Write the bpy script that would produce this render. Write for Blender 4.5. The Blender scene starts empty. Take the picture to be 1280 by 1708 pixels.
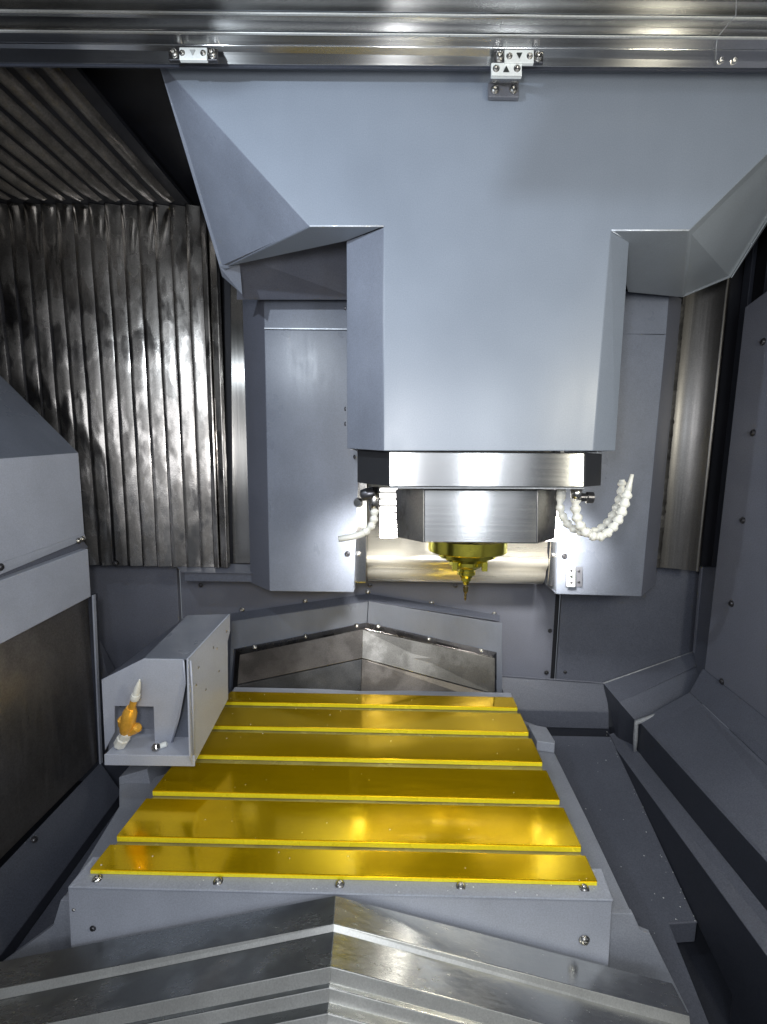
import bpy, bmesh, math, random
from mathutils import Vector, Matrix
random.seed(4)
S = bpy.context.scene
COL = S.collection
R = math.radians
# ------------------------------------------------------------------ camera
CAM = Vector((0, 0, 1.5))
F, CX, CY = 769.65, 672.54, 885.82
yaw, pitch, roll = R(0.4221), R(7.8498), R(0.9814)
fwd = Vector((-math.sin(yaw)*math.cos(pitch), math.cos(yaw)*math.cos(pitch), -math.sin(pitch)))
rt0 = Vector((math.cos(yaw), math.sin(yaw), 0)); up0 = rt0.cross(fwd)
rt = rt0*math.cos(roll) + up0*math.sin(roll)
up = -rt0*math.sin(roll) + up0*math.cos(roll)
cd = bpy.data.cameras.new('camera'); co = bpy.data.objects.new('camera', cd); COL.objects.link(co)
co.matrix_world = Matrix(((rt.x, up.x, -fwd.x, CAM.x), (rt.y, up.y, -fwd.y, CAM.y), (rt.z, up.z, -fwd.z, CAM.z), (0, 0, 0, 1)))
cd.sensor_fit = 'HORIZONTAL'; cd.sensor_width = 36; cd.lens = F/1280*36
cd.shift_x = -(CX-640)/1280; cd.shift_y = (CY-854)/1280
cd.clip_start = 0.02; cd.clip_end = 50
S.camera = co
# ------------------------------------------------------------------ world and lamps
W = bpy.data.worlds.new('World'); S.world = W; W.use_nodes = True
bg = W.node_tree.nodes['Background']; bg.inputs[0].default_value = (.80, .88, 1.0, 1); bg.inputs[1].default_value = WORLD_S = .12
S.view_settings.view_transform = 'Standard'; S.view_settings.look = 'None'
S.view_settings.exposure = .50; S.view_settings.gamma = 1
def area(name, loc, to, sx, sy, power, col, spread=180):
    l = bpy.data.lights.new(name, 'AREA'); l.shape = 'RECTANGLE'; l.size = sx; l.size_y = sy; l.energy = power; l.color = col
    l.spread = R(spread)
    o = bpy.data.objects.new(name, l); COL.objects.link(o); o.location = loc
    o.rotation_euler = (Vector(to)-Vector(loc)).to_track_quat('-Z', 'Y').to_euler(); return o
# the phone's own lamp beside its lens, the machine's work lamps above the door, the bright shop behind the open door
area('phone_lamp', (-.06, -.03, 1.60), (-.06, 1.2, 1.50), .07, .14, 3.6, (.97, .98, 1.0))
area('work_lamp', (-.45, .38, 1.95), (.0, .95, 1.95), .015, .015, 2.6, (.82, .91, 1.0))
area('work_lamp_warm', (.68, .10, 1.68), (.25, 1.1, 1.40), .10, .25, 3.2, (1.0, .94, .76))
area('door_light', (.29, -.06, 1.62), (.25, 1.0, 1.45), .10, .30, 1.5, (.90, .95, 1.0))
area('shop_light', (0, -1.3, 1.75), (0, 1, 1.35), 1.6, .8, 7.0, (.92, .95, 1.0))

# ------------------------------------------------------------------ projection helpers: a direction of sight met with a real plane
def ray(px, py):
    return rt*((px-CX)/F) + up*(-(py-CY)/F) + fwd
def P(px, py, Y):
    d = ray(px, py); return CAM + d*((Y-CAM.y)/d.y)
def PZ(px, py, z):
    d = ray(px, py); return CAM + d*((z-CAM.z)/d.z)
def PX(px, py, x):
    d = ray(px, py); return CAM + d*((x-CAM.x)/d.x)

# ------------------------------------------------------------------ materials
def mat(name, col, rough=.45, metal=0.0, grain=.10, gscale=420, blot=.10, bscale=5, brush=None, bump=.12, stain=None, coat=0, spec=.5, rvar=.08, aniso=None, dent=0):
    m = bpy.data.materials.new(name); m.use_nodes = True
    nt = m.node_tree; N = nt.nodes; L = nt.links; b = N['Principled BSDF']
    g = N.new('ShaderNodeNewGeometry')
    def mapping(sc):
        mp = N.new('ShaderNodeMapping'); mp.inputs['Scale'].default_value = sc; L.new(g.outputs['Position'], mp.inputs[0]); return mp
    def noise(sc, scale, det=3, rough_=.6):
        n = N.new('ShaderNodeTexNoise'); n.inputs['Scale'].default_value = scale; n.inputs['Detail'].default_value = det; n.inputs['Roughness'].default_value = rough_
        L.new(mapping(sc).outputs[0], n.inputs['Vector']); return n.outputs['Fac']
    def maprange(src, a, b_, lo=.25, hi=.75):
        r = N.new('ShaderNodeMapRange'); r.inputs['From Min'].default_value = lo; r.inputs['From Max'].default_value = hi
        r.inputs['To Min'].default_value = a; r.inputs['To Max'].default_value = b_; L.new(src, r.inputs['Value']); return r.outputs[0]
    def mul(a, b_):
        x = N.new('ShaderNodeMath'); x.operation = 'MULTIPLY'; L.new(a, x.inputs[0]); L.new(b_, x.inputs[1]); return x.outputs[0]
    fine = noise((1, 1, 1), gscale, 2)
    big = noise((1, 1, 1), bscale, 4)
    v = mul(maprange(fine, 1-grain*1.6, 1+grain*1.6), maprange(big, 1-blot, 1+blot))
    r_in = maprange(big, max(.02, rough-rvar), rough+rvar)
    bsrc = fine; bstr = bump; bdist = .0006
    if brush:
        br = noise(brush, 1.0, 3, .7)
        v = mul(v, maprange(br, .94, 1.06)); bsrc = br; bdist = .0004
        r_in = maprange(br, max(.02, rough-rvar), rough+rvar)
    if stain:
        s = noise(stain['sc'], stain.get('scale', 1), stain.get('det', 3), .6)
        sm = maprange(s, stain.get('v', .35), 1.0, stain.get('lo', .44), stain.get('hi', .53)); v = mul(v, sm)
        add = N.new('ShaderNodeMath'); add.operation = 'ADD'
        L.new(r_in, add.inputs[0]); L.new(maprange(s, stain.get('r', .3), 0, stain.get('lo', .44), stain.get('hi', .53)), add.inputs[1]); r_in = add.outputs[0]
    mx = N.new('ShaderNodeVectorMath'); mx.operation = 'SCALE'; mx.inputs[0].default_value = col; L.new(v, mx.inputs['Scale'])
    L.new(mx.outputs[0], b.inputs['Base Color'])
    L.new(r_in, b.inputs['Roughness'])
    b.inputs['Metallic'].default_value = metal
    b.inputs['Specular IOR Level'].default_value = spec
    if aniso:
        b.inputs['Anisotropic'].default_value = .95
        cx = N.new('ShaderNodeCombineXYZ')
        for i_ in range(3): cx.inputs[i_].default_value = aniso[i_]
        L.new(cx.outputs[0], b.inputs['Tangent'])
    if coat: b.inputs['Coat Weight'].default_value = coat; b.inputs['Coat Roughness'].default_value = .06
    bp = N.new('ShaderNodeBump'); bp.inputs['Strength'].default_value = bstr; bp.inputs['Distance'].default_value = bdist
    L.new(bsrc, bp.inputs['Height']); L.new(bp.outputs[0], b.inputs['Normal'])
    if dent:
        b2 = N.new('ShaderNodeBump'); b2.inputs['Strength'].default_value = dent; b2.inputs['Distance'].default_value = .004
        L.new(noise((16, 16, 9), 1, 2, .5), b2.inputs['Height']); L.new(b2.outputs[0], bp.inputs['Normal'])
    return m
M = {}
AX, AZ, AY = (0, 0, 1), (1, 0, 0), (0, 1, 0)     # direction in which the brushing spreads a highlight
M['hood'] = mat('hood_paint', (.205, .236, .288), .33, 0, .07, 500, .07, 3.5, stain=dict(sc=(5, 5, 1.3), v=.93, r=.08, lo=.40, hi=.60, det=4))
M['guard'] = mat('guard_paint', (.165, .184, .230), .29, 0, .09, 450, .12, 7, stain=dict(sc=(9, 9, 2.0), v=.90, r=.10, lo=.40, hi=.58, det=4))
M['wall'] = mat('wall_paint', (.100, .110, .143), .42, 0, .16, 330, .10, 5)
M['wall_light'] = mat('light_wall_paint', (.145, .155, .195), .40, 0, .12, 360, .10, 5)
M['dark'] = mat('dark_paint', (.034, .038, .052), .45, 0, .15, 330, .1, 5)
M['cast'] = mat('casting_paint', (.34, .365, .43), .38, 0, .10, 380, .10, 9)
M['box'] = mat('box_paint', (.44, .47, .55), .36, 0, .07, 420, .08, 9)
M['steel_x'] = mat('brushed_steel_along', (.43, .435, .44), .24, 1, .05, 500, .10, 6, brush=(2, 260, 260), bump=.02, rvar=.03, aniso=AX)
M['steel_z'] = mat('brushed_steel_upright', (.62, .60, .57), .24, 1, .05, 500, .10, 6, brush=(300, 300, 2), bump=.03, rvar=.04, aniso=AZ)
M['steel_y'] = mat('brushed_steel_deep', (.62, .61, .57), .34, 1, .06, 500, .10, 5, brush=(5, 260, 260), bump=.1, aniso=AX)
M['steel_dull'] = mat('dull_steel', (.50, .485, .46), .36, 1, .10, 300, .25, 5, stain=dict(sc=(14, 14, 9), v=.55, r=.2))
M['bellows'] = mat('bellows_steel', (.42, .395, .37), .17, 1, .12, 260, .25, 6, stain=dict(sc=(22, 22, 9), v=.45, r=.16, lo=.44, hi=.56, det=2.5), bump=.15, dent=.5)
M['bellows_top'] = mat('bellows_fabric', (.24, .225, .21), .33, .8, .16, 260, .2, 9, stain=dict(sc=(16, 16, 16), v=.7, r=.1), dent=.5)
M['rail'] = mat('beam_steel', (.72, .72, .71), .20, 1, .05, 500, .08, 5, brush=(2, 200, 200), bump=.02, rvar=.03, aniso=AX)
M['slide'] = mat('slide_steel', (.21, .205, .20), .40, 1, .08, 300, .12, 6, brush=(200, 200, 2), bump=.05, rvar=.05, aniso=AX)
M['apron'] = mat('apron_steel', (.88, .84, .74), .30, .8, .05, 400, .08, 7, brush=(2, 120, 120), bump=.05, rvar=.05)
M['black'] = mat('black_plate', (.02, .021, .024), .35, 0, .1, 400, .1, 8)
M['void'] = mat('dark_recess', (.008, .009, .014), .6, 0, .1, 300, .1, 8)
M['yellow'] = mat('amber_film', (.95, .62, .001), .15, .76, .05, 300, .10, 5, brush=(6, 70, 70), bump=.08, coat=.25, rvar=.035)
M['yellow_edge'] = mat('amber_edge', (1.0, .86, .03), .25, .1, .05, 300, .06, 9, bump=.1)  # lighter copy of the amber, lamp shine put into its colour
M['gold'] = mat('gold_spindle', (.95, .84, .12), .20, 1, .05, 300, .1, 30, bump=.1, rvar=.05)
M['bolt'] = mat('bolt_steel', (.55, .54, .52), .25, 1, .1, 300, .2, 40)
M['bolt_dark'] = mat('bolt_black', (.10, .10, .11), .3, .8, .1, 300, .2, 40)
M['white_plastic'] = mat('white_plastic', (.86, .86, .80), .35, 0, .04, 300, .04, 20)
M['label_white'] = mat('white_label', (.80, .84, .84), .35, 0, .04, 300, .05, 20)
M['ink'] = mat('black_ink', (.03, .035, .035), .5, 0, .04, 300, .05, 20)
M['brass'] = mat('amber_brass', (.95, .50, .07), .20, .3, .05, 300, .15, 60)
M['bead'] = mat('sealant_bead', (.30, .315, .34), .35, 0, .2, 300, .2, 60)

M['steel_mirror'] = mat('polished_steel', (.60, .60, .60), .16, 1, .03, 500, .06, 6, brush=(4, 300, 300), bump=.15, rvar=.03)
M['dark_plate'] = mat('shadow_grey_plate', (.13, .14, .18), .34, .2, .1, 400, .12, 8)  # grey that carries the shade under the hood and beside the housing
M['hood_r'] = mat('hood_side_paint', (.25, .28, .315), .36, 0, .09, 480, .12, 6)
M['cast_dk'] = mat('dark_bracket', (.16, .165, .19), .38, .3, .1, 400, .1, 12)
M['faint'] = mat('faded_ink', (.42, .44, .45), .5, 0, .04, 300, .05, 20)
M['cast_wet'] = mat('wet_casting', (.30, .27, .12), .25, .1, .1, 380, .3, 12)
M['cast_side'] = mat('saddle_paint', (.27, .29, .34), .38, 0, .10, 380, .10, 9)
M['cutter'] = mat('carbide_cutter', (.55, .42, .15), .25, 1, .1, 500, .3, 80)
M['steel_way'] = mat('way_steel', (.84, .84, .80), .20, 1, .01, 400, .06, 7, brush=(3, 160, 160), bump=.0, aniso=AY, stain=dict(sc=(3, 3, 3), v=.9, r=.04))  # right plates: same steel, brightened to look lit
M['steel_way_dk'] = mat('way_steel_left', (.40, .42, .43), .27, .95, .03, 380, .12, 7, brush=(3, 160, 160), bump=.03, aniso=AY, stain=dict(sc=(6, 10, 10), v=.8, r=.1))  # left plates: same steel, darkened to look shaded
M['lip_steel'] = mat('way_lip', (.60, .61, .60), .34, .6, .08, 380, .10, 8)
M['steel_dark'] = mat('oily_steel', (.15, .138, .128), .36, 1, .12, 300, .25, 9, stain=dict(sc=(9, 9, 9), v=.75, r=.08))  # dark steel tones, differing from plate to plate of the rear cover
M['steel_dark2'] = mat('oily_steel_deep', (.13, .13, .13), .32, 1, .12, 300, .3, 9)
M['steel_mid'] = mat('oily_steel_pale', (.17, .165, .155), .34, 1, .12, 300, .2, 9, stain=dict(sc=(9, 9, 9), v=.75, r=.08))
M['steel_trim'] = mat('trim_steel', (.34, .32, .31), .28, 1, .1, 300, .25, 12)
M['steel_panel'] = mat('scratched_panel', (.40, .38, .37), .34, .9, .12, 260, .15, 5, brush=(30, 90, 14), bump=.2, stain=dict(sc=(4, 4, 3), v=.75, r=.08))
M['recess_grey'] = mat('recess_paint', (.22, .235, .28), .4, 0, .1, 380, .1, 9)
M['wall_dk'] = mat('trough_paint', (.075, .083, .108), .42, 0, .16, 330, .10, 5)
def lampmat(name, col, s):
    m = bpy.data.materials.new(name); m.use_nodes = True; b = m.node_tree.nodes['Principled BSDF']
    b.inputs['Base Color'].default_value = (.8, .8, .8, 1); b.inputs['Emission Color'].default_value = (*col, 1); b.inputs['Emission Strength'].default_value = s; return m
M['led'] = lampmat('led_lens', (1, .98, .95), 4.5)
M['rib'] = mat('lamp_rib', (.30, .29, .27), .35, .4, .1, 300, .1, 20)
M['fold'] = mat('worn_fold', (.62, .66, .72), .28, .2, .08, 300, .12, 20)  # pale colour for painted highlights along folds and seams

# ------------------------------------------------------------------ object helpers
def link(o, parent=None):
    COL.objects.link(o)
    if parent is not None: o.parent = parent
    return o
def thing(name, loc, label, cat, group=None):
    o = bpy.data.objects.new(name, None); o.location = loc; o.empty_display_size = .05
    o['label'] = label; o['category'] = cat
    if group: o['group'] = group
    return link(o)
def struct(name, loc):
    o = bpy.data.objects.new(name, None); o.location = loc; o['kind'] = 'structure'; return link(o)
def mesh(name, vs, fs, m, parent=None, bevel=0, smooth=False, label=None, seg=2):
    vs = [Vector(v) for v in vs]
    c = sum(vs, Vector())/len(vs)
    me = bpy.data.meshes.new(name); me.from_pydata([v-c for v in vs], [], fs)
    me.materials.append(M[m])
    bm = bmesh.new(); bm.from_mesh(me); bmesh.ops.recalc_face_normals(bm, faces=bm.faces)
    bm.to_mesh(me); bm.free()
    if smooth:
        for p in me.polygons: p.use_smooth = True
    o = bpy.data.objects.new(name, me)
    o.location = c - (Vector(parent.location) + (Vector(parent.parent.location) if parent.parent else Vector()) if parent is not None else Vector())
    link(o, parent)
    if bevel:
        b = o.modifiers.new('bevel', 'BEVEL'); b.width = bevel; b.segments = seg; b.limit_method = 'ANGLE'; b.angle_limit = R(25)
    if label: o['label'] = label
    return o
def slab(name, pts, vec, m, parent=None, bevel=.0012, label=None):
    """a sheet or block: polygon pts pushed back by vec"""
    pts = [Vector(p) for p in pts]; n = len(pts); vec = Vector(vec)
    vs = pts + [p+vec for p in pts]
    fs = [tuple(range(n)), tuple(range(2*n-1, n-1, -1))] + [(i, (i+1) % n, n+(i+1) % n, n+i) for i in range(n)]
    return mesh(name, vs, fs, m, parent, bevel, label=label)
def sheet(name, pts, m, parent=None, t=.003, bevel=.0012, label=None):
    """a plate of thickness t behind its polygon as seen from the camera"""
    pts = [Vector(p) for p in pts]
    n = (pts[1]-pts[0]).cross(pts[2]-pts[0]).normalized()
    c = sum(pts, Vector())/len(pts)
    if n.dot(c-CAM) < 0: n = -n
    return slab(name, pts, n*t, m, parent, bevel, label)
def box(name, a, b, m, parent=None, bevel=.0015, label=None):
    (x0, y0, z0), (x1, y1, z1) = a, b
    return slab(name, [(x0, y0, z0), (x1, y0, z0), (x1, y0, z1), (x0, y0, z1)], (0, y1-y0, 0), m, parent, bevel, label)
def lathe(name, base, axis, prof, m, parent=None, seg=40, smooth=True, label=None):
    """prof: (distance along axis, radius)"""
    ax = Vector(axis).normalized(); q = ax.to_track_quat('Z', 'Y'); vs = []; fs = []
    for h, r in prof:
        for i in range(seg):
            a = 2*math.pi*i/seg; vs.append(Vector(base) + q @ Vector((r*math.cos(a), r*math.sin(a), h)))
    for k in range(len(prof)-1):
        for i in range(seg):
            j = (i+1) % seg; fs.append((k*seg+i, k*seg+j, (k+1)*seg+j, (k+1)*seg+i))
    fs.append(tuple(range(seg))); fs.append(tuple(range((len(prof)-1)*seg, len(prof)*seg)))
    o = mesh(name, vs, fs, m, parent, 0, smooth, label)
    if smooth:
        e = o.modifiers.new('edges', 'EDGE_SPLIT'); e.split_angle = R(32)
    return o
def tube(name, pts, radii, m, parent=None, seg=14, label=None):
    pts = [Vector(p) for p in pts]; vs = []; fs = []
    for k, p in enumerate(pts):
        d = (pts[min(k+1, len(pts)-1)] - pts[max(k-1, 0)]).normalized()
        x = d.cross(Vector((0, 1, .01))).normalized(); y = d.cross(x)
        for i in range(seg):
            a = 2*math.pi*i/seg; vs.append(p + (x*math.cos(a) + y*math.sin(a))*radii[k])
    for k in range(len(pts)-1):
        for i in range(seg):
            j = (i+1) % seg; fs.append((k*seg+i, k*seg+j, (k+1)*seg+j, (k+1)*seg+i))
    fs.append(tuple(range(seg))); fs.append(tuple(range((len(pts)-1)*seg, len(pts)*seg)))
    return mesh(name, vs, fs, m, parent, 0, True, label)
def bolt_mesh(m):
    """button head screw with a hexagon socket on a washer, radius 1"""
    me = bpy.data.meshes.new('bolt'); seg = 18; vs = []; fs = []
    prof = [(0, 1.25), (.12, 1.25), (.14, 1.0), (.45, .96), (.68, .72), (.74, .46)]
    for h, r in prof:
        for i in range(seg):
            a = 2*math.pi*i/seg; vs.append((r*math.cos(a), r*math.sin(a), h))
    for k in range(len(prof)-1):
        for i in range(seg):
            j = (i+1) % seg; fs.append((k*seg+i, k*seg+j, (k+1)*seg+j, (k+1)*seg+i))
    b0 = len(vs)
    for i in range(seg):
        a = 2*math.pi*i/seg; vs.append((.40*math.cos(a), .40*math.sin(a), .25))
    t = (len(prof)-1)*seg
    for i in range(seg):
        j = (i+1) % seg; fs.append((t+i, t+j, b0+j, b0+i))
    fs.append(tuple(range(b0, b0+seg)))
    me.from_pydata(vs, [], fs); me.materials.append(M[m]); return me
BM = {'bolt': bolt_mesh('bolt'), 'bolt_dark': bolt_mesh('bolt_dark')}
def bolt(parent, p, n=(0, -1, 0), r=.0065, m='bolt', name='bolt'):
    o = bpy.data.objects.new(name, BM[m])
    base = Vector(parent.location) + (Vector(parent.parent.location) if parent.parent else Vector())
    o.location = Vector(p) - base; o.scale = (r, r, r)
    o.rotation_euler = Vector(n).to_track_quat('Z', 'Y').to_euler(); return link(o, parent)
def nrm(a, b, c):
    n = (Vector(b)-Vector(a)).cross(Vector(c)-Vector(a)).normalized()
    return -n if n.dot(Vector(a)-CAM) > 0 else n
def onplane(px, py, a, n):
    d = ray(px, py); return CAM + d*((Vector(a)-CAM).dot(Vector(n))/d.dot(Vector(n)))

# ================================================================== SETTING
ZT = P(148, 1453, .70).z                      # height of the table's top face
YBW = 1.50                                    # the rear wall
bx_l, bx_r = -1.42, .88
ceil_z = PZ(0, 0, 9).z
ZC = P(150, 343, 1.38).z                      # underside of the roof bellows
fl = struct('floor', (0, 1, ZT-.40))
slab('floor_panel', [(-1.5, -.2, ZT-.42), (1.4, -.2, ZT-.42), (1.4, 1.7, ZT-.42), (-1.5, 1.7, ZT-.42)], (0, 0, -.01), 'dark', fl, 0)
ce = struct('ceiling', (0, 1, ZC+.05))
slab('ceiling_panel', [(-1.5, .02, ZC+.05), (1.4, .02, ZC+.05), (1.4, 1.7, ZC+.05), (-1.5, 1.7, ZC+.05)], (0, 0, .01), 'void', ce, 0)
lw = struct('left_wall', (-1.46, .8, 1.4))
box('wall_panel', (-1.5, .02, ZT-.42), (-1.47, 1.7, ZC+.05), 'wall', lw, 0)
rwall = struct('right_wall', (1.3, .8, 1.4))
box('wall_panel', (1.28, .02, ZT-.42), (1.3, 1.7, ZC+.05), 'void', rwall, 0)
fw = struct('door_frame', (0, 0, 1.4))        # the front of the machine around the open door, behind the lens
box('frame_post', (-1.5, -.02, ZT-.42), (-.95, .02, ZC+.05), 'wall', fw, .004)
box('frame_post', (.85, -.02, ZT-.42), (1.3, .02, ZC+.05), 'wall', fw, .004)
box('frame_sill', (-.95, -.02, ZT-.42), (.85, .02, ZT-.05), 'wall', fw, .004)
box('frame_lintel', (-.95, -.02, ZC-.10), (.85, .02, ZC+.05), 'wall', fw, .004)

# ---- rear wall, in its panels
bw = struct('back_wall', (0, YBW, 1.0))
zb = P(900, 1137, YBW).z
def at(x, y, Y): return P(x, y, Y)
XP1, XP2 = P(302, 1000, YBW).x, P(924, 1050, YBW).x
box('wall_panel', (-1.47, YBW-.02, ZT-.42), (XP1, YBW, 1.42), 'wall_light', bw, .002)
box('wall_panel', (XP1+.001, YBW, ZT-.42), (XP2, YBW+.01, 1.42), 'wall_light', bw, .002)
box('wall_panel', (XP2+.018, YBW-.004, zb), (1.28, YBW+.01, 1.42), 'wall', bw, .002)
box('wall_gap', (XP2, YBW+.02, zb), (XP2+.02, YBW+.03, 1.42), 'void', bw, 0)
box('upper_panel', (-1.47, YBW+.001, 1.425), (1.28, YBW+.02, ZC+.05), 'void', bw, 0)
for px, py in ((918, 1052), (833, 1123), (912, 1122), (943, 1121)): bolt(bw, P(px, py, YBW-.003), r=.006, m='bolt_dark')
for px, py in ((580, 924),): pass
# the base of the rear wall: sloping strip, then its drop, right of the table
yb2 = YBW-.05
p = [P(830, 1128, YBW-.005), P(1012, 1141, YBW-.005), P(1016, 1188, yb2), P(850, 1184, yb2)]
sheet('base_slope', p, 'wall', bw, .006, .0015)
p2 = [P(850, 1184, yb2), P(1016, 1188, yb2), P(1016, 1216, yb2), P(850, 1212, yb2)]
sheet('base_step', p2, 'wall', bw, .006, .0015)
slab('base_recess', [P(850, 1212, yb2+.01), P(1018, 1216, yb2+.01), P(1018, 1245, yb2+.01), P(850, 1240, yb2+.01)], (0, .01, 0), 'dark', bw, 0)  # dark strip painted in for the shadow below the step
a, b = P(830, 1127, YBW-.006), P(1012, 1140, YBW-.006)
slab('wall_bead', [a, b, b+Vector((0, 0, .004)), a+Vector((0, 0, .004))], (0, -.004, 0), 'wall_light', bw, .001)

# ================================================================== LEFT: bellows
YV = 1.38
zv0, zv1 = P(150, 941, YV).z, P(150, 344, YV).z
bel = thing('rear_bellows', (-.95, YV, zv0), 'tall stained steel folding bellows with upright pleats left of the left column cover', 'bellows')
xv1 = P(352, 700, YV).x; pit = .0445; npl = 20
def pleat_mesh(prof, length, axis, m, amp=.0, segs=14, seed=0):
    rnd = random.Random(seed); vs = []; fs = []; n = len(prof)
    ph = [rnd.uniform(0, 6.28) for _ in range(6)]
    for k in range(segs+1):
        t = k/segs; w = amp*(math.sin(7*t+ph[0])+.6*math.sin(17*t+ph[1])+.4*math.sin(31*t+ph[2])); d = amp*(math.sin(11*t+ph[3])+.7*math.sin(23*t+ph[4]))
        for i, (u, v) in enumerate(prof):
            f = 1 if v != 0 else 0
            vs.append((u+w*f, v+d*f, length*t) if axis == 'z' else (u+w*f, length*t, v+d*f))
    for k in range(segs):
        for i in range(n-1): fs.append((k*n+i, k*n+i+1, (k+1)*n+i+1, (k+1)*n+i))
        fs.append((k*n+n-1, k*n, (k+1)*n, (k+1)*n+n-1))
    fs.append(tuple(range(n))); fs.append(tuple(range(segs*n, segs*n+n)))
    me = bpy.data.meshes.new('pleat'); me.from_pydata(vs, [], fs); me.materials.append(M[m])
    bm = bmesh.new(); bm.from_mesh(me); bmesh.ops.recalc_face_normals(bm, faces=bm.faces); bm.to_mesh(me); bm.free()
    for q in me.polygons: q.use_smooth = True
    if hasattr(me, 'set_sharp_from_angle'): me.set_sharp_from_angle(angle=R(38))
    return me
vp = [(0, 0), (.0005, -.014), (.002, -.0165), (.005, -.0172), (.013, -.0150), (.025, -.0112), (.037, -.0078), (.0415, -.0055), (.0425, 0)]
VM = [pleat_mesh(vp, zv1-zv0, 'z', 'bellows', .0006, 30, s) for s in range(6)]
for k in range(npl):
    o = bpy.data.objects.new('pleat', VM[k % 6]); link(o, bel)
    o.location = Vector((xv1-pit*(k+1)+.002, YV, zv0)) - bel.location
box('backing_panel', (xv1-pit*npl-.05, YV+.002, zv0), (xv1+.03, YV+.01, zv1), 'black', bel, 0)
box('edge_strip', (xv1+.002, YV-.026, zv0), (P(362, 700, YV).x, YV, zv1), 'bellows', bel, .003)
box('edge_strip', (P(364, 700, YV).x, YV-.022, zv0), (P(376, 700, YV).x, YV, zv1), 'bellows', bel, .003)
# roof bellows: pleats run from the front to the rear
rb = thing('roof_bellows', (-1.0, 1.0, ZC), 'dark folding roof bellows with long slanting pleats at the upper left under the steel beam', 'bellows')
xr1 = PZ(305, 335, ZC).x; pr = .0495
rp = [(0, 0), (.003, -.009), (.008, -.014), (.014, -.0155), (.020, -.014), (.026, -.009), (.029, 0)]
RM = []
for s in range(5):
    me = pleat_mesh(rp, 1.30-.40, 'y', 'bellows_top', .0012, 20, s+20)
    for v in me.vertices:                     # the rear end of each pleat dips and rounds off
        t = (v.co.y-.80)/.10
        if t > 0 and v.co.z < 0: v.co.z *= (1-.75*t*t); v.co.x += (.018-v.co.x)*.6*t*t
    RM.append(me)
for k in range(16):
    o = bpy.data.objects.new('pleat', RM[k % 5]); link(o, rb)
    o.location = Vector((xr1-pr*(k+1), .45, ZC)) - rb.location
slab('backing_panel', [(xr1-pr*16, .42, ZC), (xr1+.01, .42, ZC), (xr1+.01, 1.40, ZC), (xr1-pr*16, 1.40, ZC)], (0, 0, .01), 'void', rb, 0)
# stainless strip between bellows and column cover
st = thing('steel_guide_strip', P(395, 940, 1.40), 'narrow bright steel strip standing between the rear bellows and the left column cover', 'strip')
slab('strip_face', [P(384, 455, 1.40), P(425, 455, 1.40), P(425, 940, 1.40), P(388, 940, 1.40)], (0, .012, 0), 'steel_z', st, .002)
slab('dark_slot', [P(374, 455, 1.405), P(385, 455, 1.405), P(389, 940, 1.405), P(380, 940, 1.405)], (0, .012, 0), 'void', st, 0)
# ledge under the bellows
lg = thing('bellows_ledge', P(350, 958, 1.34), 'grey painted ledge under the steel bellows running behind the left column cover', 'ledge')
z0 = P(350, 957, 1.32).z
slab('ledge_top', [P(288, 939, 1.40), P(430, 941, 1.40), P(430, 957, 1.33), P(303, 955, 1.33)], (0, .01, -.004), 'wall_light', lg, .002)
a, b = P(303, 955, 1.33), P(430, 957, 1.33)
slab('ledge_face', [a+Vector((0, .014, -.003)), b+Vector((0, .014, -.003)), b+Vector((0, .014, -.03)), a+Vector((0, .014, -.03))], (0, .05, 0), 'wall', lg, .002)
bolt(lg, P(192, 940, 1.36), r=.007, m='bolt_dark'); bolt(lg, P(335, 976, 1.47), r=.006, m='bolt_dark')
# small gusset in the left rear corner
gs = thing('corner_gusset', P(170, 1110, 1.30), 'small light grey corner plate low in the left rear corner beside the steel door panel', 'plate')
sheet('gusset_plate', [P(160, 1055, 1.30), P(192, 1116, 1.40), P(196, 1180, 1.36), P(160, 1180, 1.28)], 'wall_light', gs, .004)

# ================================================================== RIGHT: steel strip, side wall, chutes
rs = thing('steel_slide_plate', P(1140, 945, 1.42), 'tall burnished steel slide plate right of the right column cover, its left edge worn', 'plate')
YS = 1.42
xs0, xs1 = P(1116, 720, YS).x, P(1172, 720, YS).x
zs0, zs1 = P(1140, 947, YS).z, P(1140, 430, YS).z
vs = []; fs = []; n = 14
for i in range(n+1):
    t = i/n; X = xs0 + (xs1-xs0)*t; Yc = YS - .13*(.12*t+.30*t*t)
    vs += [(X, Yc, zs0), (X, Yc, zs1)]
for i in range(n): fs.append((2*i, 2*i+1, 2*i+3, 2*i+2))
o = mesh('slide_face', vs, fs, 'slide', rs, 0, True)
so = o.modifiers.new('solid', 'SOLIDIFY'); so.thickness = .004; so.offset = 1
# ragged worn rim down its left edge
vs = []; fs = []; rnd = random.Random(3); n = 120
for i in range(n+1):
    z = zs0 + (zs1-zs0)*.86*i/n; w = .010+rnd.uniform(-.004, .003)
    vs += [(xs0-.014+rnd.uniform(-.003, .003), YS-.006, z), (xs0-.014+w+.012, YS-.004-rnd.uniform(0, .004), z), (xs0+.012, YS-.001, z)]
for i in range(n):
    for j in range(2): fs.append((3*i+j, 3*i+j+1, 3*i+j+4, 3*i+j+3))
mesh('worn_rim', vs, fs, 'steel_dull', rs, 0, True)
box('thin_rib', (xs0+.022, YS-.004, zs0), (xs0+.025, YS+.002, zs1), 'steel_z', rs, .001)
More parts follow.
